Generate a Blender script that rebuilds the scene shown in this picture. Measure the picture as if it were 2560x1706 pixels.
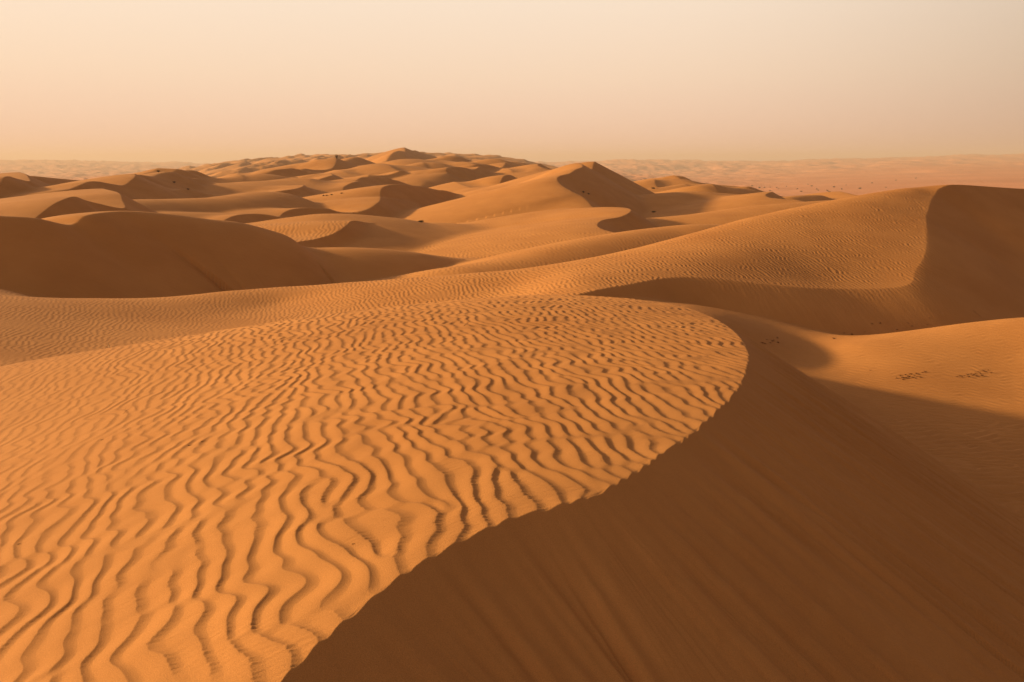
import bpy, math, numpy as np, time
from concurrent.futures import ThreadPoolExecutor
T00=time.time()
SC=bpy.context.scene
for o in list(bpy.data.objects): bpy.data.objects.remove(o)
# ---------------------------------------------------------------- camera
cd=bpy.data.cameras.new('camera'); cam=bpy.data.objects.new('camera',cd); SC.collection.objects.link(cam); SC.camera=cam
cd.sensor_width=36; cd.lens=36*2000/2560; cd.clip_start=.1; cd.clip_end=30000
cam.location=(0,0,0); cam.rotation_euler=(math.radians(90)-math.atan(445/2000.0),0,0)
# ---------------------------------------------------------------- sun, sky, exposure
SUN_AZ,SUN_EL=-75.5,14.0
a,e=math.radians(SUN_AZ),math.radians(SUN_EL)
SUN=(math.sin(a)*math.cos(e),math.cos(a)*math.cos(e),math.sin(e))
ld=bpy.data.lights.new('sun','SUN'); ld.energy=4.7; ld.angle=math.radians(3.0); ld.color=(1.0,.80,.42)
sun=bpy.data.objects.new('sun',ld); SC.collection.objects.link(sun)
import mathutils
sun.rotation_euler=mathutils.Vector(SUN).to_track_quat('Z','Y').to_euler(); sun.location=(-30,10,20)
SC.view_settings.view_transform='Standard'; SC.view_settings.look='None'; SC.view_settings.gamma=1; SC.view_settings.exposure=.79
W=bpy.data.worlds.new('World'); SC.world=W; W.use_nodes=True; nt=W.node_tree; N=nt.nodes; LK=nt.links; N.clear()
def nd(t,**k):
    n=N.new(t)
    for a_,b_ in k.items(): setattr(n,a_,b_)
    return n
out=nd('ShaderNodeOutputWorld'); add=nd('ShaderNodeAddShader'); LK.new(add.outputs[0],out.inputs[0])
sky=nd('ShaderNodeTexSky'); sky.sky_type='NISHITA'; sky.sun_disc=False; sky.sun_elevation=e; sky.sun_rotation=a; sky.air_density=1.5; sky.dust_density=6; sky.ozone_density=1
bg1=nd('ShaderNodeBackground'); bg1.inputs[1].default_value=.007; LK.new(sky.outputs[0],bg1.inputs[0]); LK.new(bg1.outputs[0],add.inputs[0])
tc=nd('ShaderNodeTexCoord'); sep=nd('ShaderNodeSeparateXYZ'); LK.new(tc.outputs['Generated'],sep.inputs[0])
ramp=nd('ShaderNodeValToRGB'); cr=ramp.color_ramp
SKYR=[(.0,(.20,.09,.04)),(.47,(.27,.14,.065)),(.5,(.515,.328,.242)),(.55,(.54,.405,.30)),(.61,(.55,.46,.37)),(.70,(.55,.50,.445)),(.76,(.31,.29,.26)),(.84,(.135,.118,.12)),(1.0,(.09,.084,.09))]
mm=nd('ShaderNodeMath',operation='MULTIPLY_ADD'); mm.inputs[1].default_value=.5; mm.inputs[2].default_value=.5; LK.new(sep.outputs[2],mm.inputs[0]); LK.new(mm.outputs[0],ramp.inputs[0])
while len(cr.elements)<len(SKYR): cr.elements.new(.5)
for el,(p,c) in zip(cr.elements,SKYR): el.position=p; el.color=(*c,1)
# brighter towards the sun
dt=nd('ShaderNodeVectorMath',operation='DOT_PRODUCT'); LK.new(tc.outputs['Generated'],dt.inputs[0]); dt.inputs[1].default_value=SUN
mr=nd('ShaderNodeMapRange'); LK.new(dt.outputs['Value'],mr.inputs[0]); mr.interpolation_type='SMOOTHERSTEP'; mr.inputs[1].default_value=-1; mr.inputs[2].default_value=.25; mr.inputs[3].default_value=.22; mr.inputs[4].default_value=1.0
m3=nd('ShaderNodeMapRange'); m3.interpolation_type='SMOOTHSTEP'; LK.new(dt.outputs['Value'],m3.inputs[0]); m3.inputs[1].default_value=.86; m3.inputs[2].default_value=1; m3.inputs[3].default_value=0; m3.inputs[4].default_value=2.6
ad=nd('ShaderNodeMath',operation='ADD'); LK.new(mr.outputs[0],ad.inputs[0]); LK.new(m3.outputs[0],ad.inputs[1])
bg2=nd('ShaderNodeBackground'); LK.new(ramp.outputs[0],bg2.inputs[0]); LK.new(ad.outputs[0],bg2.inputs[1]); LK.new(bg2.outputs[0],add.inputs[1])
cy=SC.cycles; cy.use_denoising=True; cy.max_bounces=5; cy.diffuse_bounces=3; cy.volume_bounces=0; cy.volume_step_rate=1; cy.volume_max_steps=64; cy.sample_clamp_indirect=5
try: cy.denoiser='OPENIMAGEDENOISE'
except Exception: pass

QUAL=1.0; HAZE=.00025
F=2000.0; PITCH=math.atan(445/2000.0); CP,SP=math.cos(PITCH),math.sin(PITCH)
def ray(px,py):
    dx=(np.asarray(px,float)-1280)/F; dy=(853-np.asarray(py,float))/F
    Y=CP+dy*SP; Z=-SP+dy*CP
    return dx/Y, Z/Y            # X/Y and Z/Y
def P(px,py,Y):
    u,s=ray(px,py); return (u*Y, Y*1.0, s*Y)
def catmull(pts,n=8):
    p=np.array(pts,float); p=np.vstack([2*p[0]-p[1],p,2*p[-1]-p[-2]])
    out=[]
    for i in range(1,len(p)-2):
        p0,p1,p2,p3=p[i-1:i+3]
        for k in range(n):
            t=k/n
            out.append(.5*(2*p1+(p2-p0)*t+(2*p0-5*p1+4*p2-p3)*t*t+(3*p1-p0-3*p2+p3)*t**3))
    out.append(p[-2]); return np.array(out)
def line3(pts,n=8):
    """traced crest: (px,py,distance) -> smooth 3D polyline"""
    q=catmull([(a,b,math.log(c)) for a,b,c in pts],n)
    return np.array([P(a,b,math.exp(c)) for a,b,c in q])
def near_line(L,x,y):
    """nearest point on polyline: distance, side (+1 right hand), height, arclength, end weight"""
    f=np.float32
    best=np.full(x.shape,1e12,f); side=np.zeros(x.shape,f); z=np.zeros(x.shape,f); s=np.zeros(x.shape,f)
    acc=0.0; n=len(L)-1; cr_=np.zeros(x.shape,f)
    bb=np.full(x.shape,1e9,f); aw=np.zeros(x.shape,f); az_=np.zeros(x.shape,f)
    D=np.diff(L[:,:2],axis=0); D/=np.linalg.norm(D,axis=1,keepdims=True)
    Tg=np.vstack([D[:1],D[:-1]+D[1:],D[-1:]]); Tg/=np.linalg.norm(Tg,axis=1,keepdims=True)
    for i in range(n):
        ax,ay,az=L[i]; bx,by,bz=L[i+1]
        dx,dy=bx-ax,by-ay; l=math.hypot(dx,dy)
        px=x-f(ax); py=y-f(ay)
        da=px*f(Tg[i,0])+py*f(Tg[i,1]); db=(x-f(bx))*f(Tg[i+1,0])+(y-f(by))*f(Tg[i+1,1])
        den=da-db
        t0=np.where(den>.15*l,da/np.where(den>.15*l,den,1),(px*f(dx)+py*f(dy))/f(l*l)).astype(f); t=np.clip(t0,0,1)
        qx=px-t*f(dx); qy=py-t*f(dy); d2=qx*qx+qy*qy
        zi=f(az)+t*f(bz-az); r2=d2+f(1e-4); bn=np.minimum(bb,r2)
        q=bn/bb; q=q*q; q=q*q; fo=q*q*q; q=bn/r2; q=q*q; q=q*q; wi=q*q*q*f(l)
        aw=aw*fo+wi; az_=az_*fo+wi*zi; bb=bn
        m=d2<best
        best=np.where(m,d2,best)
        tx=f(Tg[i,0])+t*f(Tg[i+1,0]-Tg[i,0]); ty=f(Tg[i,1])+t*f(Tg[i+1,1]-Tg[i,1])
        c=qx*ty-qy*tx          # >0: right hand side
        cr_=np.where(m,c,cr_)
        tt=t
        if i==0: tt=np.where(da<0,da/f(l),t)
        if i==n-1: tt=np.where(db>0,1+db/f(l),t)
        s=np.where(m,f(acc)+tt*f(l),s)
        acc+=l
    d=np.sqrt(best); z=az_/np.maximum(aw,1e-20)
    w=np.clip(cr_/np.maximum(d,1e-6),-1,1)   # sine of angle: +-1 beside the line, between at the ends
    return d,w,z,s,acc
def smax(a,b,k):
    h=np.maximum(k-np.abs(a-b),0)/k
    return np.maximum(a,b)+h*h*k*.25
def tps_fit(x,y,v,lam=0.0):
    x=np.array(x,float);y=np.array(y,float);v=np.array(v,float);n=len(x)
    r2=(x[:,None]-x)**2+(y[:,None]-y)**2
    K=.5*r2*np.log(np.maximum(r2,1e-12)); K+=lam*np.eye(n)
    Pm=np.c_[np.ones(n),x,y]
    A=np.block([[K,Pm],[Pm.T,np.zeros((3,3))]])
    w=np.linalg.solve(A,np.r_[v,0,0,0]); return x,y,w
def tps_eval(T,x,y):
    X,Y,w=T; n=len(X); o=np.full(x.shape,w[n],np.float32)+np.float32(w[n+1])*x+np.float32(w[n+2])*y
    for i in range(n):
        r2=(x-np.float32(X[i]))**2+(y-np.float32(Y[i]))**2
        o+=np.float32(.5*w[i])*r2*np.log(np.maximum(r2,1e-9))
    return o
# ---- base under the dunes: (X/Y, Y, z)
BASE=[(-.1,10,-7),(-.1,4,-7),(.6,4,-7),(-.6,4,-7),(-.1,1.5,-7),(.6,10,-7),(-.6,10,-7),(-.1,25,-7),(-.1,40,-8),(-.1,60,-8),(-.1,100,-8.5),(-.1,200,-9.5),(-.1,400,-6),(-.1,700,2),(-.1,1000,9.5),(-.1,1500,12),(-.1,2500,-5),
 (.2,25,-6.5),(.2,60,-9),(.2,100,-10),(.2,200,-17),(.2,400,-28),(.2,1000,-34),(.2,3000,-42),
 (.0,200,-9),(.0,400,-6),(.0,700,-.5),(.0,1000,5),(.0,1600,0),(.1,300,-14),(.1,600,-18),(.1,1200,-20),
 (.35,60,-9),(.35,150,-20),(.35,400,-31),(.35,1000,-33),(.35,2500,-32),
 (.55,40,-6),(.55,80,-14),(.55,200,-28),(.55,700,-28),(.55,2500,-12),(.55,3600,8),(.8,2500,-12),(.8,60,-10),(.8,400,-28),
 (-.3,200,-10),(-.3,400,-9),(-.3,800,-2),(-.3,1500,2),(-.3,3000,-30),(-.4,400,-13),(-.42,900,-15),(-.42,2000,-25),
 (-.55,25,-6),(-.55,60,-7),(-.55,120,-9),(-.55,250,-16),(-.55,500,-24),(-.6,1200,-32),(-.6,3000,-35),(-.8,60,-7),(-.8,400,-22),(-.8,3000,-30),(-.35,60,-8),(-.35,30,-7)]
for _x,_r in ((-400,400),(0,402),(200,404),(400,409),(600,411),(900,412),(1200,411),(1480,405),(1640,402),(1780,406),(1900,405),(2100,401),(2300,394),(2560,388),(2900,386)):
    _u,_s=ray(_x,_r); BASE.append((float(_u),5200,float(_s)*5200)); BASE.append((float(_u),9500,float(_s)*9500*.5-35))
# ---- traced crests: name, group, pts, windward slope, windward radius, slip slope, slip radius
R=[]; RN=[]
def ridge(g,pts,sl=.2,rl=2,sr=.62,rr=0.0,se=None): RN.append(g); R.append(dict(g=g,L=line3(pts),sl=sl,rl=rl,sr=sr,rr=rr))
# dark slope on the left (behind the second dune)
ridge('left_dark',[(-420,545,31),(-150,533,33),(0,540,34),(90,546,35),(172,562,36.5),(215,538,37.5),(310,528,40),(420,535,42),(520,548,43.5),(600,557,44.8),(695,583,46.3),(727,602,46.8),(759,616,47.2),(800,622,47.7),(866,621,48.5),(940,623,49.4),(1025,630,50.4),(1090,640,51.2),(1170,651,52)],.22,3,[(0,.62),(.55,.62),(.72,.46),(1,.42)],[(0,.3),(.35,.3),(.5,2),(.7,3),(1,3)])
ridge('rib',[(680,640,55),(715,622,57.5),(745,606,60),(790,598,62),(835,584,64),(862,567,66),(884,552,69),(930,561,72),(985,577,74)],.07,3)
ridge('hook',[(1640,589,60),(1575,586,60),(1530,580,61),(1500,570,63),(1494,560,66),(1510,550,70),(1550,543,73),(1576,530,76),(1570,521,80),(1520,518,84),(1440,521,88)],.17,4)
ridge('r3',[(1180,668,40),(1300,646,42),(1389,620,44),(1478,600,46),(1568,584,48),(1657,571,50),(1731,563,51),(1790,562,52)],.25,2,.4,2.5)
ridge('t',[(1600,549,82),(1700,541,83),(1790,531,84),(1900,516,86),(2005,507,88),(2120,500,90),(2250,497,92)],.2,3,.2,4)
ridge('big',[(1500,528,92),(1482,517,94),(1470,503,96),(1455,490,98),(1430,478,100),(1405,463,103),(1393,448,106),(1402,440,109),(1425,434,112),(1440,424,116),(1456,418,120),(1456,412,124),(1450,408,128)],[(0,.19),(.4,.24),(.7,.36),(1,.42)],2.5,.55,0)
ridge('big2',[(1482,421,134),(1484,412,136),(1487,404,140)],.25,3,.5,0)
ridge('u',[(1735,452,215),(1708,440,220),(1690,443,224)],.16,4,.5,0)
ridge('u2',[(1600,456,190),(1650,450,193),(1700,448,196),(1750,457,198),(1800,463,200)],.2,3,.22,4)
ridge('v',[(1600,473,160),(1680,467,164),(1740,459,168),(1775,466,170)],.2,2,.25,3)
ridge('v2',[(1650,483,125),(1740,480,128),(1830,485,130),(1900,492,131)],.2,2,.25,4)
ridge('v3',[(1660,498,138),(1720,503,133),(1800,507,128)],.25,2,.25,4)
ridge('v4',[(1750,466,150),(1790,463,152),(1825,468,155),(1870,474,158)],.2,3,.4,2)
ridge('v5',[(1860,469,170),(1885,470,172),(1905,477,175)],.2,3,.5,1)
ridge('w',[(1985,500,110),(1950,497,111),(1925,494,112),(1914,488,114),(1922,483,117),(1930,480,120)],.16,2,.5,0)
ridge('x',[(1975,493,140),(2010,489,143),(2050,488,146)],.15,2,.4,1)
ridge('x2',[(2140,488,150),(2120,483,153),(2104,479,158)],.16,3,.5,0)
ridge('la',[(80,553,55),(86,548,56),(130,514,59),(160,499,61),(187,492,63),(215,501,64),(250,510,65),(290,519,66),(313,519,67),(306,500,70),(298,483,73),(258,472,79)],.13,3,.6,0)
ridge('lb',[(177,473,92),(204,462,94),(221,455,96),(246,454,98),(280,460,100),(310,463,102),(330,450,105),(338,441,108),(337,435,112)],.18,3,.5,0)
ridge('lc',[(345,437,116),(375,441,120),(392,435,124),(421,430,128),(445,436,131),(480,447,133)],.2,3,.5,1)
ridge('le',[(425,430,150),(440,420,153),(455,423,156),(477,423,158),(490,431,160),(505,441,162)],.2,4,.5,1)
ridge('lf',[(-30,495,86),(0,462,90),(10,445,92),(22,441,94),(40,446,96),(73,453,98),(72,445,102),(65,436,106),(50,431,110)],.18,3,.55,0)
ridge('lf2',[(80,440,114),(130,445,118),(190,451,122),(240,456,124)],.2,3,.5,1)
ridge('k',[(250,503,85),(350,499,90),(418,498,93),(520,495,97),(571,490,100),(605,486,103),(640,481,106),(682,480,110),(710,490,112),(735,500,113)],.2,3,.4,6)
ridge('k3',[(-60,520,72),(0,512,74),(30,506,76),(60,502,78)],.2,3,.4,2)
ridge('o',[(420,488,109),(432,480,111),(445,475,114),(472,474,117),(505,482,119),(537,492,120)],.16,3,.5,0)
ridge('o2',[(475,475,126),(520,464,130),(554,458,134),(605,455,139),(673,452,144),(730,446,149)],.2,4,.13,4)
ridge('o3',[(400,455,146),(460,450,151),(520,448,156),(580,446,161),(614,440,165),(639,436,168),(665,436,171),(687,441,174),(712,447,176)],.2,4,.33,6)
ridge('q2',[(420,531,84),(500,532,86),(593,533,89),(622,527,92),(673,523,95)],.2,3,.3,5)
ridge('q',[(555,555,79),(575,544,81),(600,537,83),(640,535,85),(680,539,86),(715,548,87)],.15,2,.5,0)
ridge('c7',[(700,541,88),(712,531,90),(735,523,92),(768,520,94),(819,522,96),(845,529,97),(870,532,98),(905,528,99),(925,521,101),(940,511,103),(950,502,106),(951,494,109)],.13,3,.58,0)
ridge('c7b',[(955,498,109),(975,495,111),(1000,500,113),(1012,504,114)],.15,2,.5,0)
ridge('c8',[(630,559,74),(700,548,75),(785,537,76),(845,535,77),(900,537,78),(955,542,79),(1010,548,80),(1070,558,81)],.2,3,.16,6)
ridge('c9',[(688,480,122),(719,475,124),(742,471,127),(757,466,130),(759,463,134)],.14,3,.5,0)
ridge('c5',[(858,482,135),(859,469,138),(867,462,141),(884,455,144),(902,452,148)],.16,3,.5,0)
ridge('c5b',[(893,449,155),(904,444,158),(921,444,161),(946,445,164),(987,451,167)],.15,3,.5,0)
ridge('c6',[(951,494,112),(952,479,114),(958,469,116),(975,463,119),(1006,461,122),(1032,464,124),(1060,468,126),(1100,476,128)],.16,3,.58,0)
ridge('c4',[(734,448,176),(768,452,178),(788,450,180),(805,445,183),(824,440,186),(832,438,189),(827,432,194)],.15,3,.5,0)
ridge('c2',[(765,422,238),(790,425,242),(820,424,246),(834,418,250),(841,404,256),(840,394,262)],.22,4,.42,0)
ridge('c3',[(690,426,214),(720,424,218),(740,422,221),(770,429,223)],.18,4,.5,0)
ridge('c3b',[(760,412,262),(772,407,268),(790,409,272)],.18,4,.5,0)
ridge('c10',[(852,404,300),(870,397,306),(890,393,312),(903,398,316)],.2,4,.45,2)
ridge('c1',[(967,402,424),(979,387,432),(996,382,440),(1013,384,447),(1014,376,458),(1012,369,470)],.3,4,.4,0)
ridge('c1b',[(1030,380,475),(1038,376,480),(1050,381,485)],.25,4,.4,0)
ridge('c11',[(900,416,290),(945,409,296),(1000,399,300),(1045,398,306),(1090,402,310)],.2,6,.2,8)
ridge('c12',[(800,440,215),(870,425,225),(920,413,232),(960,411,238)],.2,5,.16,8)
ridge('c13',[(1000,421,250),(1040,412,256),(1081,406,262),(1098,416,266)],.2,5,.3,5)
ridge('d9',[(958,437,200),(985,432,203),(1006,427,206),(1027,439,208)],.15,3,.5,0)
ridge('d1',[(1250,461,162),(1256,446,165),(1263,439,167),(1277,438,170),(1290,444,172),(1306,448,173),(1340,453,175)],.17,3,.55,0)
ridge('d2',[(1118,432,205),(1116,423,207),(1122,418,210),(1144,419,213),(1169,423,215),(1186,422,218),(1198,416,223)],.16,3,.5,0)
ridge('d2b',[(1194,411,231),(1220,412,235),(1254,421,238)],.18,3,.5,0)
ridge('d4',[(1262,488,140),(1240,479,143),(1217,470,146),(1237,467,149),(1270,460,153),(1305,455,156),(1335,458,158)],.2,3,.5,0)
ridge('d5',[(1380,426,225),(1356,419,228),(1344,413,233),(1350,410,237)],.18,4,.5,0)
ridge('d6',[(1250,421,271),(1259,417,274),(1263,411,278),(1264,407,283)],.18,4,.5,0)
ridge('d7',[(1080,400,330),(1110,392,336),(1140,393,340),(1170,400,344)],.18,5,.4,3)
ridge('d8',[(1180,405,300),(1230,398,306),(1270,403,310)],.18,5,.3,5)

# ---- the many small dunes that climb to the skyline
_g=np.random.default_rng(21)
def scatter_dunes():
    T=tps_fit([a*3 for a,_,_ in BASE],[math.log(b) for _,b,_ in BASE],[c/b for _,b,c in BASE],lam=.002)
    k=0
    while k<230:
        Y=math.exp(_g.uniform(math.log(290),math.log(1650))); u=_g.uniform(-.50,.17)
        if Y<340 and -.2<u<-.05: continue
        if u>.05+.1*(1000-Y)/700 and Y>500 and _g.random()<.5: continue
        X=u*Y; zb=float(tps_eval(T,np.array([u*3],np.float32),np.array([math.log(Y)],np.float32))[0])*Y
        sk=np.interp(1280+F*u/1.02,[150,380,480,600,700,800,960,1110,1200,1250,1300,1370,1420],[428,420,406,392,386,379,385,388,388,393,398,408,414])+_g.uniform(0,5)
        h=_g.uniform(1.3,4.6)*(1+Y/1300)*.8; ln=h*_g.uniform(4,7.5); zb=min(zb,float(ray(1280,sk)[1])*Y-h); a=_g.uniform(-.35,.75)
        pts=[]
        for q in np.linspace(-1,1,9):
            bend=-.35*q*q+.12*math.sin(3*q+k); lx=bend*ln; lyy=q*ln
            pts.append((X+lx*math.cos(a)+lyy*math.sin(a),Y-lx*math.sin(a)+lyy*math.cos(a),zb+h*(1-.85*q*q)*(.9+.1*math.sin(5*q+k))))
        RN.append('far'); R.append(dict(g='far',L=np.array(pts),sl=_g.uniform(.17,.27),rl=4,sr=_g.uniform(.52,.62),rr=0.3)); k+=1
scatter_dunes()

# near dune D1 windward surface: (px,py,z)
def from_z(pts):
    o=[]
    for a,b,z in pts:
        u,s=ray(a,b); Y=z/s; o.append((u*Y,Y,z))
    return o
def from_Y(pts): return [P(*p) for p in pts]
D1Z=[(0,1706,-2.0),(350,1706,-1.84),(700,1706,-1.72),(0,1300,-2.25),(0,1000,-2.9),(0,917,-3.3),(400,850,-2.9),(800,790,-2.6),(1100,757,-2.5),(1400,745,-2.62),(1650,757,-2.5),
 (1868,880,-1.98),(1830,825,-2.13),(1760,785,-2.28),(1000,1000,-1.88),(1400,900,-1.88),(1300,1150,-1.70),(600,1150,-1.95),(500,950,-2.4),(1500,1228,-1.70),(1800,1020,-1.8),(1000,1440,-1.69)]
D1=from_z(D1Z)
for (a,b,z,k,dz) in [(0,917,-3.3,1.25,-.5),(400,850,-2.9,1.25,-.5),(800,790,-2.6,1.25,-.5),(1100,757,-2.5,1.25,-.5),(1400,745,-2.62,1.25,-.55),(1650,757,-2.5,1.25,-.6)]:
    x,y,zz=from_z([(a,b,z)])[0]; D1.append((x*k,y*k,zz*k+dz))
D1+= [(-14,10,-4.6),(-14,4,-4.4),(-8,3,-3.6),(0,-3,-1.8),(-8,-3,-3.6),(2,1,-1.75)]
D1T=tps_fit(*zip(*D1))
D1B=np.array([(-1.8,-3.0,-1.75),(-1.3,-.5,-1.74)]+from_z([(430,2000,-1.73),(700,1706,-1.72),(1000,1440,-1.69),(1260,1306,-1.69),(1500,1228,-1.70),(1680,1115,-1.73),(1800,1020,-1.8),(1855,950,-1.88),(1868,880,-1.98),(1830,825,-2.13),(1760,785,-2.28),(1650,757,-2.5),(1500,746,-2.58),(1300,748,-2.6)]))
D1L=catmull(D1B,14)
_w=np.interp(np.arange(len(D1L)),[0,30,45],[0,0,1]); D1L[:,2]=D1L[:,2]*(1-_w)+tps_eval(D1T,D1L[:,0],D1L[:,1])*_w
D2P=[(-500,800,18),(-400,760,21),(0,820,19),(0,900,15.8),(0,742,24),(0,722,28),(250,746,25.6),(250,800,21.5),(560,728,26.8),(700,717,27.6),(850,707,27.3),(700,760,25.4),(1000,696,26.5),(1130,687,26),(1000,730,24.2),(1280,710,23.8),(1280,745,21.8),(1400,742,19.9),(1550,712,21.4)]
def fx(p):
    k=float(np.interp(p[0],[0,1400,2300],[1,.81,1.0])); return (p[0],p[1],p[2]*k)
D2=from_Y(D2P)
CR2=[(1205,681,25.6),(1280,675,25.9),(1360,664,26.4),(1430,653,27),(1495,641,27.7),(1560,627,28.5),(1630,610,29.3),(1700,591,30.1),(1780,569,30.9),(1860,547,31.6),(1960,525,32.4),(2060,505,33.1),(2130,493,33.6),(2200,482,34),(2280,470,34.5),(2370,462,35)]
ED2=[(1430,735,20.2),(1560,711,21.5),(1700,697,22.5),(1860,696,23.4),(2060,699,24.3),(2200,694,24.7)]
D2+=from_Y(CR2)+from_Y(ED2)+from_Y([(2335,490,33.8),(2318,530,31.3),(2300,600,28)])
for e_ in ED2:
    c_=(e_[0],np.interp(e_[0],[q[0] for q in CR2],[q[1] for q in CR2]),np.interp(e_[0],[q[0] for q in CR2],[q[2] for q in CR2]))
    p0,p1=P(*e_),P(*c_)
    for t_ in (.3,.65): D2.append((p0[0]+(p1[0]-p0[0])*t_,p0[1]+(p1[1]-p0[1])*t_,p0[2]+(p1[2]-p0[2])*t_+.12*t_*(1-t_)*4))
for p in [(250,746,25.6),(560,728,26.8),(850,707,27.3)]+CR2[::2]+[CR2[-1]]:
    x,y,z=P(*p); D2.append((x*1.12,y*1.12,z*1.12-.6))
D2T=tps_fit(*zip(*D2),lam=.6)
D2B=[(1230,775,24),(1330,755,24.1),(1400,742,24.4),(1550,712,25.3),(1700,697,26.2),(1860,697,25.8),(2060,698,25.4),(2180,694,25.1),(2232,684,25.2),(2258,650,26.2),(2292,600,28),(2316,530,31.2),(2335,490,33.8),(2375,463,35.1),(2450,457,36.6),(2560,462,38.4),(2800,480,41.5)]
D2L=catmull(np.array(from_Y([fx(p) for p in D2B])),16)
# basin right of the near dune, with the small sunlit dune R
BAS=from_Y([(2560,791,18),(2400,813,18),(2270,838,17.8),(2150,858,17.4),(2040,890,17.2),(2560,870,16.4),(2560,945,15.2),(2300,945,15.3),(2080,960,15.0),(2560,1400,8.0),(2560,1100,12.4),(2300,1150,11),(2030,915,16.4),(1900,840,17.5),(1730,787,17.8),(1830,790,19.7),(1930,790,21.8),(2030,795,23.4),(2130,803,24),(2030,862,18.3),(2150,850,21),(2250,838,22.8),(2350,815,22),(2500,795,22.5),(2800,800,17.5),(2800,950,14.5)])
BAS+= [(x*1.12,y*1.12,z*1.12-.7) for x,y,z in from_Y([(2560,791,18),(2800,800,17.5)])]
BAS+= [(3,0,-4.4),(8,3,-4.4),(14,8,-4.2),(0,17,-4.5),(-10,20,-5)]
BAST=tps_fit(*zip(*BAS),lam=.5)

_k=8*14
_tz=tps_eval(D2T,D2L[:,0],D2L[:,1]); _i=np.arange(len(D2L)); _w=np.interp(_i,[0,12*16,13.5*16],[1,1,0]); D2L[:,2]=D2L[:,2]*(1-_w)+_tz*_w

# ---------------------------------------------------------------- height of the sand
BT=tps_fit([a*3 for a,_,_ in BASE],[math.log(b) for _,b,_ in BASE],[c/b for _,b,c in BASE],lam=.002)
ARC_C=float(np.hypot(*np.diff(D2L[:129,:2],axis=0).T).sum())
rng=np.random.default_rng(7)
def fftfield(n,filt,seed):
    g=np.random.default_rng(seed); k=np.fft.fftfreq(n)*n; kx,ky=np.meshgrid(k,k)
    z=(g.standard_normal((n,n))+1j*g.standard_normal((n,n)))*filt(kx,ky)
    a=np.fft.ifft2(z); return a/np.sqrt((np.abs(a)**2).mean())
NT=2048; KC=128     # 128 ripples across the tile
def rf(sa,sr,k0=KC):
    def f(kx,ky):
        r=np.hypot(kx,ky); th=np.arctan2(ky,kx)
        return np.exp(-.5*(th/sa)**2)*np.exp(-.5*((r-k0)/(sr*k0))**2)*(kx>0)
    return f
RIP=fftfield(NT,rf(.22,.08),3).astype(np.complex64)
STK=fftfield(1024,lambda kx,ky:np.exp(-.5*(kx/22)**2)*np.exp(-.5*((np.abs(ky)-95)/55)**2),5).real.astype(np.float32)
LOW=fftfield(512,lambda kx,ky:np.exp(-.5*((np.hypot(kx,ky)-9)/6)**2),9).real.astype(np.float32)
FLOW=fftfield(1024,lambda kx,ky:np.exp(-.5*(kx/3.5)**2)*1/(1+np.abs(ky)/14.)**.75*(np.abs(ky)>5)*np.exp(-(ky/48)**2),11).real.astype(np.float32)
def samp(Tl,u,v):
    """bilinear, wrapped; u,v in tile units"""
    n=Tl.shape[0]; u=(u%1.0)*n; v=(v%1.0)*n
    i=u.astype(np.int32); j=v.astype(np.int32); fu=(u-i).astype(np.float32); fv=(v-j).astype(np.float32)
    i%=n; j%=n; i1=(i+1)%n; j1=(j+1)%n
    return (Tl[j,i]*(1-fu)+Tl[j,i1]*fu)*(1-fv)+(Tl[j1,i]*(1-fu)+Tl[j1,i1]*fu)*fv
def ripples(x,y,ang,lam,h,lee=.35,teeth=.0,off=0.,flat=0.):
    """asymmetric wind ripples; ang = direction of travel in radians from +X"""
    c,s=math.cos(ang),math.sin(ang); p=x*c+y*s; q=-x*s+y*c
    lw=samp(LOW,p/(lam*60)+off,q/(lam*60)+off*1.7)
    p=p+.13*lam*samp(LOW,p/(lam*80)+off,q/(lam*27))
    A=samp(RIP,p/(lam*KC)+off+0.0018*lw,q/(lam*KC)+off*.37+0.0018*lw*.7)
    ph=-np.angle(A)/(2*math.pi)
    if teeth: ph=ph+teeth*samp(STK,p/3.4,q/3.4)*sm(-1.1,.7,samp(LOW,p/9+.7,q/9+.2))
    ph=(ph)%1.0      # 0..1 decreasing along travel
    t=1-ph
    # rise over (1-lee), drop over lee, eased
    up=t/(1-lee); dn=(1-t)/lee
    up=np.clip(up,0,1); up=.45*(1-(1-up)**2)+.55*up*up*(3-2*up)
    pr=np.where(t<1-lee,up,np.clip(dn,0,1)**2)
    am=np.clip(np.abs(A)*2.0,0,1)
    am=am*am*(3-2*am)
    return h*((pr-.5)*am)
def sm(a,b,x):
    t=np.clip((x-a)/(b-a),0,1); return t*t*(3-2*t)
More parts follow.
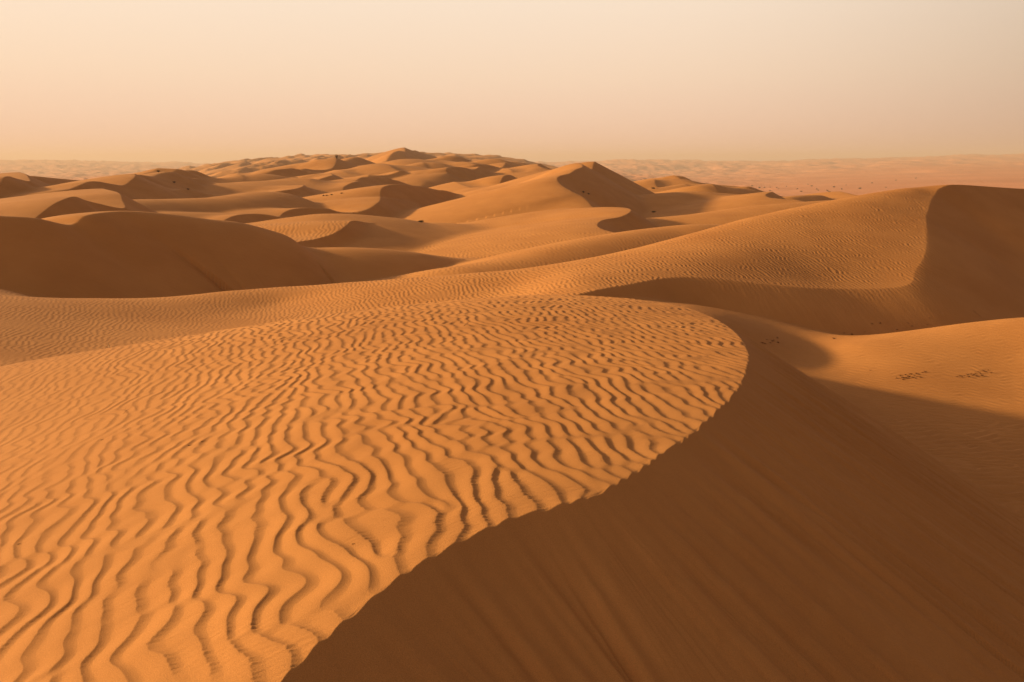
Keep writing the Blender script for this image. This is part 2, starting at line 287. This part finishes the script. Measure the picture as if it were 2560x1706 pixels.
def height_band(X,Y):
    f=np.float32; shp=X.shape; X=X.ravel().astype(f); Y=Y.ravel().astype(f)
    u=X/Y; ly=np.log(np.maximum(Y,1.5))
    H=tps_eval(BT,(np.clip(u,-.9,.9)*3).astype(f),ly.astype(f))*np.maximum(Y,1.5); H=np.where(Y<25,np.minimum(H,-6.5),H).astype(f)
    far=Y>250
    if far.any():
        a_=sm(250,900,Y); H=H+a_*(2.2*samp(LOW,X/1500,Y/1500)*sm(250,1200,Y)+.9*samp(LOW,X/420+.3,Y/420+.1))*sm(.55,.3,np.abs(u+.12)) 
        H=H+sm(900,4000,Y)*(samp(LOW,X/4200+.2,Y/6000+.6)*6+samp(LOW,X/1300+.2,Y/1500+.6)*2.5+samp(LOW,X/900+.1,Y/2600+.3)*2)*sm(9400,6500,Y)
    ID=np.zeros(H.shape,np.int16); gid=np.zeros(H.shape,np.int16)
    ymin,ymax=Y.min(),Y.max()
    for i,r in enumerate(R):
        L=r['L']; zt=L[:,2].max(); my=L[:,1].mean()
        rad=min((12 if my<300 else 25)/(.2 if isinstance(r['sl'],list) else r['sl']),90 if my<300 else 150)
        if L[:,1].min()-rad>ymax or L[:,1].max()+rad<ymin: continue
        m=np.where((X>L[:,0].min()-rad)&(X<L[:,0].max()+rad)&(Y>L[:,1].min()-rad)&(Y<L[:,1].max()+rad)&(H<zt+.004*Y+.05))[0]
        if len(m)==0: continue
        d,w,z,s,_=near_line(L,X[m],Y[m])
        k=.5+.5*np.sin(w*np.pi/2)
        vs=[np.interp(s/_,*zip(*r[q])).astype(f) if isinstance(r[q],list) else r[q] for q in('sr','rr','sl')]
        sl=vs[2]+(vs[0]-vs[2])*k; rr=r['rl']+(vs[1]-r['rl'])*k
        h=z-sl*(np.sqrt(d*d+rr*rr)-rr); h=h-np.where(d>25,(d-25)*.05,0)
        if isinstance(r['sr'],list) or r['sr']>=.4:   # grain flow streaks down the lee face
            h=h+np.where(w>0,np.clip(d*.3,0,1)*(.0006 if i==0 else .0015)*my*.02*samp(FLOW,d/(my*.5)+i*.13,s/(my*.25)),0)
        new=smax(H[m],h.astype(f),np.clip(.004*Y[m],.05,2))
        c=h>H[m]; ID[m]=np.where(c,i+1,ID[m]); gid[m]=np.where(c,np.where(w>.2,2,1),gid[m]); H[m]=new
    m=np.where((Y>105))[0]     # small dunes riding on the big ones
    if len(m):
        xm,ym=X[m],Y[m]; um=xm/ym
        dz=ripples(xm,ym,.25,15.,.55,lee=.3,off=.61)*sm(105,170,ym)*sm(420,300,ym)*sm(-.5,.7,samp(LOW,xm/260+.4,ym/260+.1))
        dz=dz+ripples(xm,ym,.1,31.,2.3,lee=.28,off=.27)*sm(300,420,ym)*sm(.28,.14,um)*sm(-.9,.4,samp(LOW,xm/900+.4,ym/900))
        dz=dz+ripples(xm,ym,.5,75.,3.2,lee=.3,off=.47)*sm(1500,2200,ym)*sm(9300,7000,ym)
        H[m]+=dz.astype(f)
    amp=np.zeros(H.shape,f)
    for nm,ang,lam,hh,off in (('hook',.35,.30,.020,.1),('rib',.2,.36,.020,.4),('t',.3,.36,.02,.6),('r3',.3,.25,.012,.7)):
        i=RN.index(nm)+1; m=np.where((ID==i))[0]
        if len(m):
            rp=ripples(X[m],Y[m],ang,lam,hh,off=off)
            k=np.where(gid[m]==1,1.,.0 if nm in('hook','rib') else .6)
            H[m]+=(rp*k*sm(-.2,1,samp(LOW,X[m]/40,Y[m]/40)+1.2)).astype(f)
    m=np.where((ID==1)|(ID==2) if False else (ID==1))[0]
    if len(m): H[m]+=ripples(X[m],Y[m],1.9,.3,.010,off=.2).astype(f)
    m=np.where((Y<58)&(np.abs(X)<45)&(Y>0))[0]
    if len(m):
        xm,ym=X[m],Y[m]
        b=tps_eval(BAST,xm,ym)-np.maximum(0,ym-21)*.35
        fl=sm(-.4,.8,xm-7.5-.0*ym)
        ra=ripples(xm,ym,1.75,.17,.022,off=.33)*sm(13.6,12.4,ym-.0*xm)+ripples(xm,ym,1.15,.15,.010,off=.55)*sm(12.4,13.6,ym)
        b=b+ra
        new=smax(H[m],b,.12); c=b>H[m]; ID[m]=np.where(c,200,ID[m]); H[m]=new
        w2=tps_eval(D2T,xm,ym); w2=w2-np.maximum(0,ym-43)**2*.05-np.where(xm<4,np.clip(ym-34-.0*xm,0,30)**2*.05*sm(6,0,xm),0)-np.maximum(0,15-ym)**2*.05
        d,w,z,s,_=near_line(D2L,xm,ym)
        r=np.interp(s,[0,ARC_C*.4,ARC_C*.7,ARC_C,ARC_C+3,ARC_C+7],[.1,.1,1.0,1.3,.8,.05]); t=np.clip(s/3.0,0,1)
        ss=z-.62*(np.sqrt(d*d+r*r)-r)+np.clip(d,0,1)*.0015*samp(FLOW,d/14.,s/6.)
        S2=np.minimum(w2,ss)
        rp2=ripples(xm,ym,.30,.14,.0128,lee=.36,off=.15)
        a2=(.3+.7*sm(-1.3,.2,samp(LOW,xm/25+.5,ym/25)+.4))
        hs=np.where((w>0)&(s>0),(1-t)*w2+t*S2,w2)+rp2*a2*(1-.55*sm(-.12,-.4,xm/ym))*np.where((w>0)&(s>0),np.exp(-np.clip(d,0,9)/np.maximum(r,.02)*.9),1)
        new=smax(H[m],hs.astype(f),.2); c=hs>H[m]; ID[m]=np.where(c,201,ID[m]); H[m]=new
    m=np.where((Y<22)&(np.abs(X)<24))[0]
    if len(m):
        xm,ym=X[m],Y[m]
        w1=tps_eval(D1T,xm,ym)
        d,w,z,s,Tl=near_line(D1L,xm,ym)
        tt=np.clip((Tl-s)/2.0,0,1)
        rp=ripples(xm,ym,.27,.132,.0100,lee=.36,teeth=.036,off=.05)+.003*samp(LOW,xm/6,ym/6)
        w1r=w1+rp*np.where(w>0,1,.75+.25*sm(0,.3,d))*(1-.5*sm(-.3,-.62,xm/ym)*sm(3,7,ym))
        sd=np.where(w>0,d,-d)
        slip=z+.004-.63*sd+np.clip(d*2,0,1)*.019*samp(FLOW,(d)/9.+.2,s/5.+.1)+np.clip(d*2,0,1)*(.007*np.exp(-(samp(FLOW,d/16.+.6,s/11.+.4)/.10)**2)*sm(-.2,.8,samp(LOW,xm/7+.3,ym/7))+.003*samp(LOW,xm/2.2+.4,ym/2.2))
        h1=np.where((w>0)&(s<Tl),(1-tt)*w1r+tt*np.minimum(slip,w1r),np.where(d<.3,np.minimum(slip*tt+w1r*(1-tt),w1r),w1r))
        new=smax(H[m],h1.astype(f),.06); c=h1>H[m]; ID[m]=np.where(c,202,ID[m]); H[m]=new
    return H.reshape(shp),ID.reshape(shp)

# ---------------------------------------------------------------- sand grid, finest where the picture needs it
def rows(segs):
    o=[segs[0][0]]
    for a,b,k in segs:
        n=max(2,int(math.log(b/a)/(k*Q))); o+=list(a*(b/a)**((np.arange(n)+1)/n))
    return np.array(o)
Q=QUAL
yy=rows([(.55,2.2,.008),(2.2,13,.0022),(13,30,.0017),(30,90,.0022),(90,500,.004),(500,9500,.008)])
nc=int(1500/Q); uf=np.linspace(-.78,.78,nc); g_=.78+np.cumsum((1.56/nc)*(1.025 if Q<1.1 else 1.05)**np.arange(152 if Q<1.1 else 88))
uu=np.r_[-g_[::-1],uf,g_]
U,YY=np.meshgrid(uu,yy); XX=U*YY
H=np.empty(U.shape,np.float32); ID=np.empty(U.shape,np.int16)
def band(k):
    a_,b_=k; H[a_:b_],ID[a_:b_]=height_band(XX[a_:b_],YY[a_:b_])
bs=np.linspace(0,len(yy),49).astype(int)
with ThreadPoolExecutor(4) as ex: list(ex.map(band,zip(bs[:-1],bs[1:])))
print('heights',round(time.time()-T00,1),U.shape)
def sand_mat(name,c1,c2,bump=0.0,ps=.35):
    m=bpy.data.materials.new(name); m.use_nodes=True; n=m.node_tree.nodes; l=m.node_tree.links; b=n['Principled BSDF']
    b.inputs['Roughness'].default_value=.95; b.inputs['Specular IOR Level'].default_value=.08
    t=n.new('ShaderNodeTexCoord'); ns=n.new('ShaderNodeTexNoise'); ns.inputs['Scale'].default_value=ps; ns.inputs['Detail'].default_value=6; ns.inputs['Roughness'].default_value=.6
    l.new(t.outputs['Object'],ns.inputs['Vector'])
    mp=n.new('ShaderNodeMapRange'); mp.inputs[1].default_value=.3; mp.inputs[2].default_value=.7; l.new(ns.outputs[0],mp.inputs[0])
    mx=n.new('ShaderNodeMix'); mx.data_type='RGBA'; mx.inputs[6].default_value=(*c1,1); mx.inputs[7].default_value=(*c2,1); l.new(mp.outputs[0],mx.inputs[0])
    gr=n.new('ShaderNodeTexNoise'); gr.inputs['Scale'].default_value=260; gr.inputs['Detail'].default_value=3; l.new(t.outputs['Object'],gr.inputs['Vector'])
    hs=n.new('ShaderNodeHueSaturation'); l.new(mx.outputs[2],hs.inputs['Color'])
    m2=n.new('ShaderNodeMapRange'); m2.inputs[1].default_value=.3; m2.inputs[2].default_value=.7; m2.inputs[3].default_value=.85; m2.inputs[4].default_value=1.15; l.new(gr.outputs[0],m2.inputs[0]); l.new(m2.outputs[0],hs.inputs['Value'])
    l.new(hs.outputs[0],b.inputs['Base Color'])
    if bump:
        bp=n.new('ShaderNodeBump'); bp.inputs['Distance'].default_value=.0042; bp.inputs['Strength'].default_value=bump
        g2=n.new('ShaderNodeTexNoise'); g2.inputs['Scale'].default_value=170; g2.inputs['Detail'].default_value=4; g2.inputs['Roughness'].default_value=.7; l.new(t.outputs['Object'],g2.inputs['Vector'])
        l.new(g2.outputs[0],bp.inputs['Height']); l.new(bp.outputs[0],b.inputs['Normal'])
    return m
SAND=sand_mat('sand',(.50,.199,.056),(.415,.156,.041),.6)
SANDF=sand_mat('sand_far',(.52,.207,.056),(.45,.172,.045))
PLAIN=sand_mat('plain_sand',(.64,.24,.105),(.48,.17,.075),ps=.004)
def mesh_obj(name,V,Fq,mat,label,cat=None,kind='structure',parent=None,smooth=True):
    me=bpy.data.meshes.new(name); V=np.ascontiguousarray(V,np.float32); Fq=np.ascontiguousarray(Fq,np.int32)
    me.vertices.add(len(V)); me.vertices.foreach_set('co',V.ravel())
    k=Fq.shape[1]; me.loops.add(Fq.size); me.loops.foreach_set('vertex_index',Fq.ravel())
    me.polygons.add(len(Fq)); me.polygons.foreach_set('loop_start',np.arange(0,Fq.size,k,dtype=np.int32))
    if smooth: me.polygons.foreach_set('use_smooth',np.ones(len(Fq),bool))
    me.update(calc_edges=True); me.materials.append(mat)
    o=bpy.data.objects.new(name,me); SC.collection.objects.link(o)
    if label: o['label']=label
    if cat: o['category']=cat
    if kind: o['kind']=kind
    return o
ny,nx=H.shape
V=np.stack([XX,YY,H],-1).reshape(-1,3).astype(np.float32)
# group of every face
GR=[('sand_dune','near_dune',SAND,"big foreground dune, its sunlit top covered in wavy wind ripples, right side a smooth shaded slip face",[202]),
 ('sand_dune','second_dune',SAND,"rippled dune just behind the foreground dune, rising to the right to a peak with a dark slip face",[201]),
 ('sand_basin','basin',SAND,"low rippled sand floor right of the foreground dune, half in its shadow, with a small sunlit swell",[200]),
 ('sand_dune','left_dark',SANDF,"broad dune at the left whose long smooth slope facing the viewer is all in shade",['left_dark']),
 ('sand_dune','rib',SANDF,"finely rippled low dune right behind the broad shaded dune, with a small dark slip face",['rib']),
 ('sand_dune','hook',SANDF,"finely rippled dune in the middle whose crest curls round a dark hooked hollow",['hook']),
 ('sand_dune','r3',SANDF,"thin curved sand ridge resting against the back of the rippled second dune",['r3','t']),
 ('sand_dune','big',SANDF,"tall bright orange dune in the middle distance with a sharp S shaped crest and long shaded right side",['big','big2']),
 ('sand_dune','la',SANDF,"bright orange dune at far left with a dark triangular slip face above the broad shaded dune",['la']),
 ('sand_dune','lb',SANDF,"hazy left dune group with dark crescent slip faces on the horizon side of the orange dune",['lb','lc','le','lf','lf2','k3','o','o2','o3']),
 ('sand_dune','pyr',SANDF,"pointed pyramid dune standing highest on the skyline",['c1','c1b']),
 ('sand_dune','bushdune',SANDF,"sharp crested dune below the skyline with one dark bush on its tip",['c2']),
 ('sand_dune','r_low',SANDF,"low hazy dunes stepping down to the plain right of the tall orange dune",['u','u2','v','v2','v3','v4','v5','w','x','x2']),
]
gmap=np.full(400,len(GR),np.int16)
for g,(_,_,_,_,ids) in enumerate(GR):
    for q in ids: gmap[q if isinstance(q,int) else RN.index(q)+1]=g
GI=gmap[ID]; GI=np.where((ID==0),np.where((YY>1500)|((U>.22)&(YY>140))|((U<-.48)&(YY>200)),len(GR)+1,len(GR)),GI)
ii=(np.arange(ny-1)[:,None]*nx+np.arange(nx-1)[None]).astype(np.int64)
FQ=np.stack([ii,ii+1,ii+nx+1,ii+nx],-1).reshape(-1,4); FG=GI[:-1,:-1].ravel()
def sub(mask,name,mat,label):
    fq=FQ[mask]; used=np.zeros(len(V),bool); used[fq.ravel()]=True; idx=np.cumsum(used)-1
    return mesh_obj(name,V[used],idx[fq],mat,label)
for g,(nm,_,mt,lb,_) in enumerate(GR): sub(FG==g,nm,mt,lb)
sub(FG==len(GR),'dune_field',SANDF,"endless field of hazy orange dunes climbing to the skyline in the middle of the picture")
sub(FG==len(GR)+1,'desert_plain',PLAIN,"flat hazy pinkish desert plain with low far hills reaching the horizon")
# the dune goes on under and behind the camera
xb=np.linspace(-30,30,121); yb=np.linspace(-25,.56,53); XB,YB=np.meshgrid(xb,yb)
HB=np.where(True,tps_eval(D1T,np.clip(XB,-12,3).astype(np.float32),np.clip(YB,-3,1).astype(np.float32)),0)
dB,wB,zB,sB,_=near_line(D1L,XB.astype(np.float32),YB.astype(np.float32)); HB=np.where(wB>0,np.maximum(np.minimum(HB,zB-.63*dB),-3.9),HB)-.03
kk=(np.arange(52)[:,None]*121+np.arange(120)[None]); kf=np.stack([kk,kk+1,kk+122,kk+121],-1).reshape(-1,4)
mesh_obj('sand_ground',np.stack([XB,YB,HB],-1).reshape(-1,3),kf,SAND,"smooth sand of the foreground dune running back under the viewer")
# ---------------------------------------------------------------- haze
def haze():
    x0,x1,y0,y1,z0,z1=-9800,9800,-120,9900,-110,90
    v=[(x,y,z) for z in (z0,z1) for x,y in ((x0,y0),(x1,y0),(x1,y1),(x0,y1))]
    fs=[(0,3,2,1),(4,5,6,7),(0,1,5,4),(1,2,6,5),(2,3,7,6),(3,0,4,7)]
    m=bpy.data.materials.new('haze'); m.use_nodes=True; n=m.node_tree.nodes; n.clear(); o=n.new('ShaderNodeOutputMaterial'); p=n.new('ShaderNodeVolumePrincipled')
    p.inputs['Color'].default_value=(.83,.61,.48,1); p.inputs['Density'].default_value=HAZE; p.inputs['Anisotropy'].default_value=.1
    m.node_tree.links.new(p.outputs[0],o.inputs['Volume'])
    mesh_obj('haze',v,np.array(fs),m,"warm dusty air that fades the far dunes and the plain",kind='stuff',smooth=False)
haze()
print('script',round(time.time()-T00,1))
# ---------------------------------------------------------------- small plants and twigs
def hgt(x,y):
    iu=np.interp(x/y,uu,np.arange(nx)); iy=np.interp(y,yy,np.arange(ny)); a_=min(int(iu),nx-2); b_=min(int(iy),ny-2); fu=iu-a_; fy=iy-b_
    return float((H[b_,a_]*(1-fu)+H[b_,a_+1]*fu)*(1-fy)+(H[b_+1,a_]*(1-fu)+H[b_+1,a_+1]*fu)*fy)
def hit(px,py,ymin=2.0):
    """where the view ray through a picture point meets the sand beyond ymin"""
    u,s=ray(px,py); iu=np.interp(u,uu,np.arange(nx)); a_=int(iu); f=iu-a_
    col=(H[:,a_]*(1-f)+H[:,a_+1]*f); k=np.where((col>=s*yy)&(yy>ymin))[0]
    y=float(yy[k[0]]) if len(k) else ymin*1.2
    return (float(u)*y,y,hgt(float(u)*y,y))
def plain_mat(name,c,rough=.9):
    m=bpy.data.materials.new(name); m.use_nodes=True; n=m.node_tree.nodes; l=m.node_tree.links; b=n['Principled BSDF']; b.inputs['Roughness'].default_value=rough; b.inputs['Specular IOR Level'].default_value=.1
    t=n.new('ShaderNodeTexCoord'); ns=n.new('ShaderNodeTexNoise'); ns.inputs['Scale'].default_value=14; l.new(t.outputs['Object'],ns.inputs['Vector'])
    mx=n.new('ShaderNodeMix'); mx.data_type='RGBA'; mx.inputs[6].default_value=(*[v*.65 for v in c],1); mx.inputs[7].default_value=(*[v*1.35 for v in c],1); l.new(ns.outputs[0],mx.inputs[0]); l.new(mx.outputs[2],b.inputs['Base Color'])
    return m
LEAF=plain_mat('dark_leaf',(.13,.075,.035)); DRY=plain_mat('dry_stem',(.24,.10,.035)); STRAW=plain_mat('straw',(.55,.36,.17)); TWIG=plain_mat('twig_bark',(.10,.05,.022))
def blades(r,n,w,hh,spread,lean,leaves=True,sides=3):
    V=[];Fc=[]
    for i in range(n):
        a=r.uniform(0,2*math.pi); rr=spread*math.sqrt(r.uniform(0,1)); bx,by=rr*math.cos(a)*.55,rr*math.sin(a)*.55
        ang=r.uniform(0,2*math.pi) if r.random()<.4 else a; L=hh*r.uniform(.55,1.0); ln=lean*r.uniform(.2,1.0)
        pts=[(bx+math.cos(ang)*ln*L*t*t,by+math.sin(ang)*ln*L*t*t,L*t*(1-.25*ln*t)-.02*hh) for t in (0,.35,.7,1)]
        nx_,ny_=-math.sin(ang),math.cos(ang)
        b0=len(V)
        for t,(x,y,z) in zip((1,.8,.5,.1),pts):
            ww=w*t*.5
            V+= [(x-nx_*ww,y-ny_*ww,z),(x+nx_*ww,y+ny_*ww,z),(x+.4*ww*math.cos(ang),y+.4*ww*math.sin(ang),z+.6*ww)]
        for k in range(3):
            q=b0+3*k
            for j in range(3): Fc.append((q+j,q+(j+1)%3,q+3+(j+1)%3,q+3+j))
        if leaves:
            for t in range(5):
                s=r.uniform(.3,1); k=int(s*3)%3; x,y,z=pts[min(3,k+1)]; x+=r.normal()*w*1.5; y+=r.normal()*w*1.5; z+=r.normal()*w*1.2
                d=r.normal(size=(2,3)); d/=np.linalg.norm(d,axis=1)[:,None]; d*=w*r.uniform(.8,1.6); c=np.array((x,y,max(z,.0)))
                q=len(V); V+= [tuple(c-d[0]),tuple(c+d[1]*.5),tuple(c+d[0]),tuple(c-d[1]*.5)]; Fc.append((q,q+1,q+2,q+3))
    return V,Fc
def plant(name,loc,seed,n,w,hh,spread,lean,mat,label,cat,group=None,leaves=True,sx=1,sy=1):
    r=np.random.default_rng(seed); V_,F_=blades(r,n,w,hh,spread,lean,leaves)
    o=mesh_obj(name,np.array(V_)*np.array((sx,sy,1)),np.array(F_),mat,label,cat,kind=None,smooth=False)
    o.location=loc
    if group: o['group']=group
    return o
def copyof(o,loc,rz,sc,label=None):
    c=o.copy(); SC.collection.objects.link(c); c.location=loc; c.rotation_euler=(0,0,rz); c.scale=(sc,sc,sc*1.0)
    if label: c['label']=label
    return c
rg=np.random.default_rng(4)
# bush on the tip of the sharp crested dune
x,y,z=P(841.5,396,262); plant('bush',(x,y,hgt(x,y)-.1),1,60,.08,1.05,.42,.3,LEAF,"dark upright bush alone on the tip of the sharp crested dune below the skyline",'bush')
def shrub_at(px,py,ymin,w,h_,label,seed,group=None,sx=1,n=90):
    x,y,z=hit(px,py,ymin); w*=.27; h_*=.42; return plant('shrub',(x,y,z-.05),seed,n,max(.03,w*.07),h_,w*.5,.7,LEAF,label,'shrub',group,sx=sx)
shrub_at(396,431,100,1.9,1.0,"dark rounded shrub on the hazy left dune just below the far skyline",11)
shrub_at(435,458,100,1.2,.5,"small brown shrub on the grey windward slope at left below the dark peaks",12)
shrub_at(470,475,80,.7,.45,"tiny dark shrub at the apex of the dark triangular slip face at left",13)
for k,(a,b,w) in enumerate([(809,491,.6),(817,490,.55),(829,488,.8)]): shrub_at(a,b,85,w,.32,("leftmost","middle","rightmost, widest")[k]+" shrub of the short low row in the trough left of the dark crescent",20+k,"row of low shrubs in a dune trough")
shrub_at(854,485,85,.7,.3,"low dark shrub standing alone right of the short shrub row",24)
shrub_at(1052,556,50,1.3,.5,"dark arching dry shrub at the foot of the tall orange dune",25,sx=1.3)
shrub_at(1458,484,80,.8,.5,"dark shrub on the sharp crest edge of the tall orange dune",26)
shrub_at(1471,487,80,.7,.3,"small brown shrub in the shade just right of the crest shrub",27)
shrub_at(1633,473,90,2.2,.75,"wide dark shrub in the dip below the low hazy dune right of the tall dune",28,sx=1.2)
shrub_at(1634,532,55,1.1,.55,"dark shrub on the shaded slope right of the curled hook crest",29,sx=1.3)
PS=[(1898,471),(1911,470),(1926,469),(1942,471),(1946,474),(1993,474),(2020,462),(2029,467),(2042,474),(2073,482),(2068,478),(2085,469),(2115,464),(1925,478),(2150,473),(2215,470),(2180,459),(2003,480),(1880,467),(2240,452),(2046,477),(2290,447),(2104,474),(1966,468)]
p0=None
for k,(a,b) in enumerate(PS):
    x,y,z=hit(a,b,230)
    if y>2500: continue
    lb="tiny dark shrub dotted on the hazy desert plain beyond the dunes at right"
    if p0 is None: p0=plant('shrub',(x,y,z-.1),40,60,.3,1.4,1.4,.8,LEAF,lb,'shrub',"tiny shrubs dotted over the plain")
    else: copyof(p0,(x,y,z-.1),rg.uniform(0,6),rg.uniform(.3,.6)*min(1.6,y/450))
# low tufts on the sunlit swell
def cluster(pts,ymin,label,group,seed,s0):
    src=None
    for a,b in pts:
        x,y,z=hit(a,b,ymin)
        if src is None: src=plant('grass_tuft',(x,y,z-.004),seed,26,.007,.024,.036,1.0,DRY,label,'grass tuft',group,leaves=True); o=src
        else: o=copyof(src,(x,y,z-.004),rg.uniform(0,6.28),1)
        s=rg.uniform(.4,.9)*s0; o.scale=(s,s,s*rg.uniform(.7,1.2))
A=[(2241,946),(2250,941),(2256,946),(2263,938),(2266,947),(2272,943),(2279,936),(2281,946),(2285,941),(2291,935),(2293,943),(2297,937),(2306,933),(2312,932),(2290,948),(2274,937),(2258,950),(2301,945)]
cluster(A,8,"small brown tuft in the left hand patch of tufts on the sunlit sand swell","left patch of dry tufts",61,1.0)
B=[(2392,943),(2399,941),(2405,944),(2411,940),(2418,938),(2421,943),(2427,936),(2431,941),(2438,934),(2446,931),(2451,935),(2458,928),(2463,930),(2470,927),(2441,942),(2455,941),(2434,937),(2478,933)]
cluster(B,8,"small brown tuft in the right hand patch of tufts on the sunlit sand swell","right patch of dry tufts",62,.95)
C=[(1905,858),(1917,850),(1926,858),(1931,854),(1934,851),(1943,846),(1945,857),(1912,860)]
cluster(C,10,"tiny dark tuft in the shaded hollow close behind the foreground slip face","dark tufts behind the slip face",63,1.1)
D=[(2110,833),(2085,848),(2162,831),(2200,809),(2220,809),(2243,826),(2270,809),(2279,818),(2322,797),(2180,812),(2318,811),(2130,838)]
cluster(D,14,"tiny dark tuft scattered over the shaded floor below the second dune","scattered tufts on the hollow floor",64,1.0)
cluster([(2175,927)],8,"single tiny tuft left of the two tuft patches on the sunlit swell",None,65,.8)
for o in SC.objects:
    if o.get('group',1) is None: del o['group']
# twigs on the foreground dune
def twig(px,py,L,az,el,label,mat=TWIG,name='twig',fork=0,seed=0,th=.0016):
    x,y,z=hit(px,py,1.5); r=np.random.default_rng(seed); V_=[];F_=[]
    def rod(p,az,el,L,th):
        k=len(V_); q=np.array(p,float); n=6
        for i in range(n+1):
            t=th*(1-.7*i/n)
            for j in range(4):
                aa=j*math.pi/2; V_.append(tuple(q+np.array((math.cos(aa)*t*math.sin(az)+0*t,math.cos(aa)*t*-math.cos(az),math.sin(aa)*t)) + (np.array((t*math.cos(aa),t*math.sin(aa),0)) if el>.8 else 0)))
            q=q+np.array((math.cos(az)*math.cos(el),math.sin(az)*math.cos(el),math.sin(el)))*L/n; az+=r.normal()*.12; el+=r.normal()*.08
        for i in range(n):
            for j in range(4): a_=k+4*i+j; b_=k+4*i+(j+1)%4; F_.append((a_,b_,b_+4,a_+4))
    rod((0,0,.002),az,el,L,th)
    for f_ in range(fork): rod((math.cos(az)*math.cos(el)*L*.4,math.sin(az)*math.cos(el)*L*.4,math.sin(el)*L*.4),az+(-1)**f_*.7,el+.2,L*.45,th*.6)
    o=mesh_obj(name,V_,np.array(F_),mat,label,'twig' if name=='twig' else 'grass sprig',kind=None,smooth=False); o.location=(x,y,z); return o
twig(273,870,.10,2.2,1.0,"pale straw sprig sticking up on the far left edge of the foreground dune",STRAW,'grass_sprig',1,1,.004)
twig(262,872,.06,.6,.3,"short straw bit lying beside the upright sprig on the far left edge",STRAW,'grass_sprig',0,2,.004)
twig(308,1036,.15,1.5,.25,"thin forked twig lying on the ripples at left, pointing away",TWIG,'twig',2,3,.0014)
twig(470,1116,.085,.15,.08,"short dark twig lying flat on the left ripples, nearer of a pair",TWIG,'twig',0,4,.0028)
twig(502,1107,.05,.2,.1,"shorter dark twig lying just behind and right of the flat dark twig",TWIG,'twig',0,5,.0022)
twig(252,1102,.03,.3,.1,"dark speck of bark alone on the ripples left of the twig pair",TWIG,'twig',0,6,.003)
twig(1180,878,.16,-.6,.05,"thin reddish twig lying across ripples in the upper middle of the foreground dune",DRY,'twig',1,7,.0022)
twig(1245,925,.17,.02,.03,"long hair thin twig lying level in the middle of the foreground dune",DRY,'twig',0,8,.0016)
twig(1160,815,.10,.4,.5,"dark forked twig near the top edge of the foreground dune",TWIG,'twig',2,9,.004)
twig(1542,860,.06,.9,.4,"tiny orange twig among small ripples right of the middle",DRY,'twig',1,10,.003)
twig(1718,813,.05,.9,.3,"tiny dark twig close to the rounded upper right rim",TWIG,'twig',0,12,.003)
twig(44,1362,.02,.2,.3,"dark speck of plant matter at the left edge of the picture",TWIG,'twig',0,13,.0022)
twig(880,1362,.015,.2,.3,"tiny dark speck of plant matter on a ripple near the slip face rim",TWIG,'twig',0,14,.0018)
twig(2452,792,.35,2.3,.5,"pale dry forked sprig on the crest line of the sunlit swell at right",DRY,'twig',3,15,.006)
print('all',round(time.time()-T00,1))
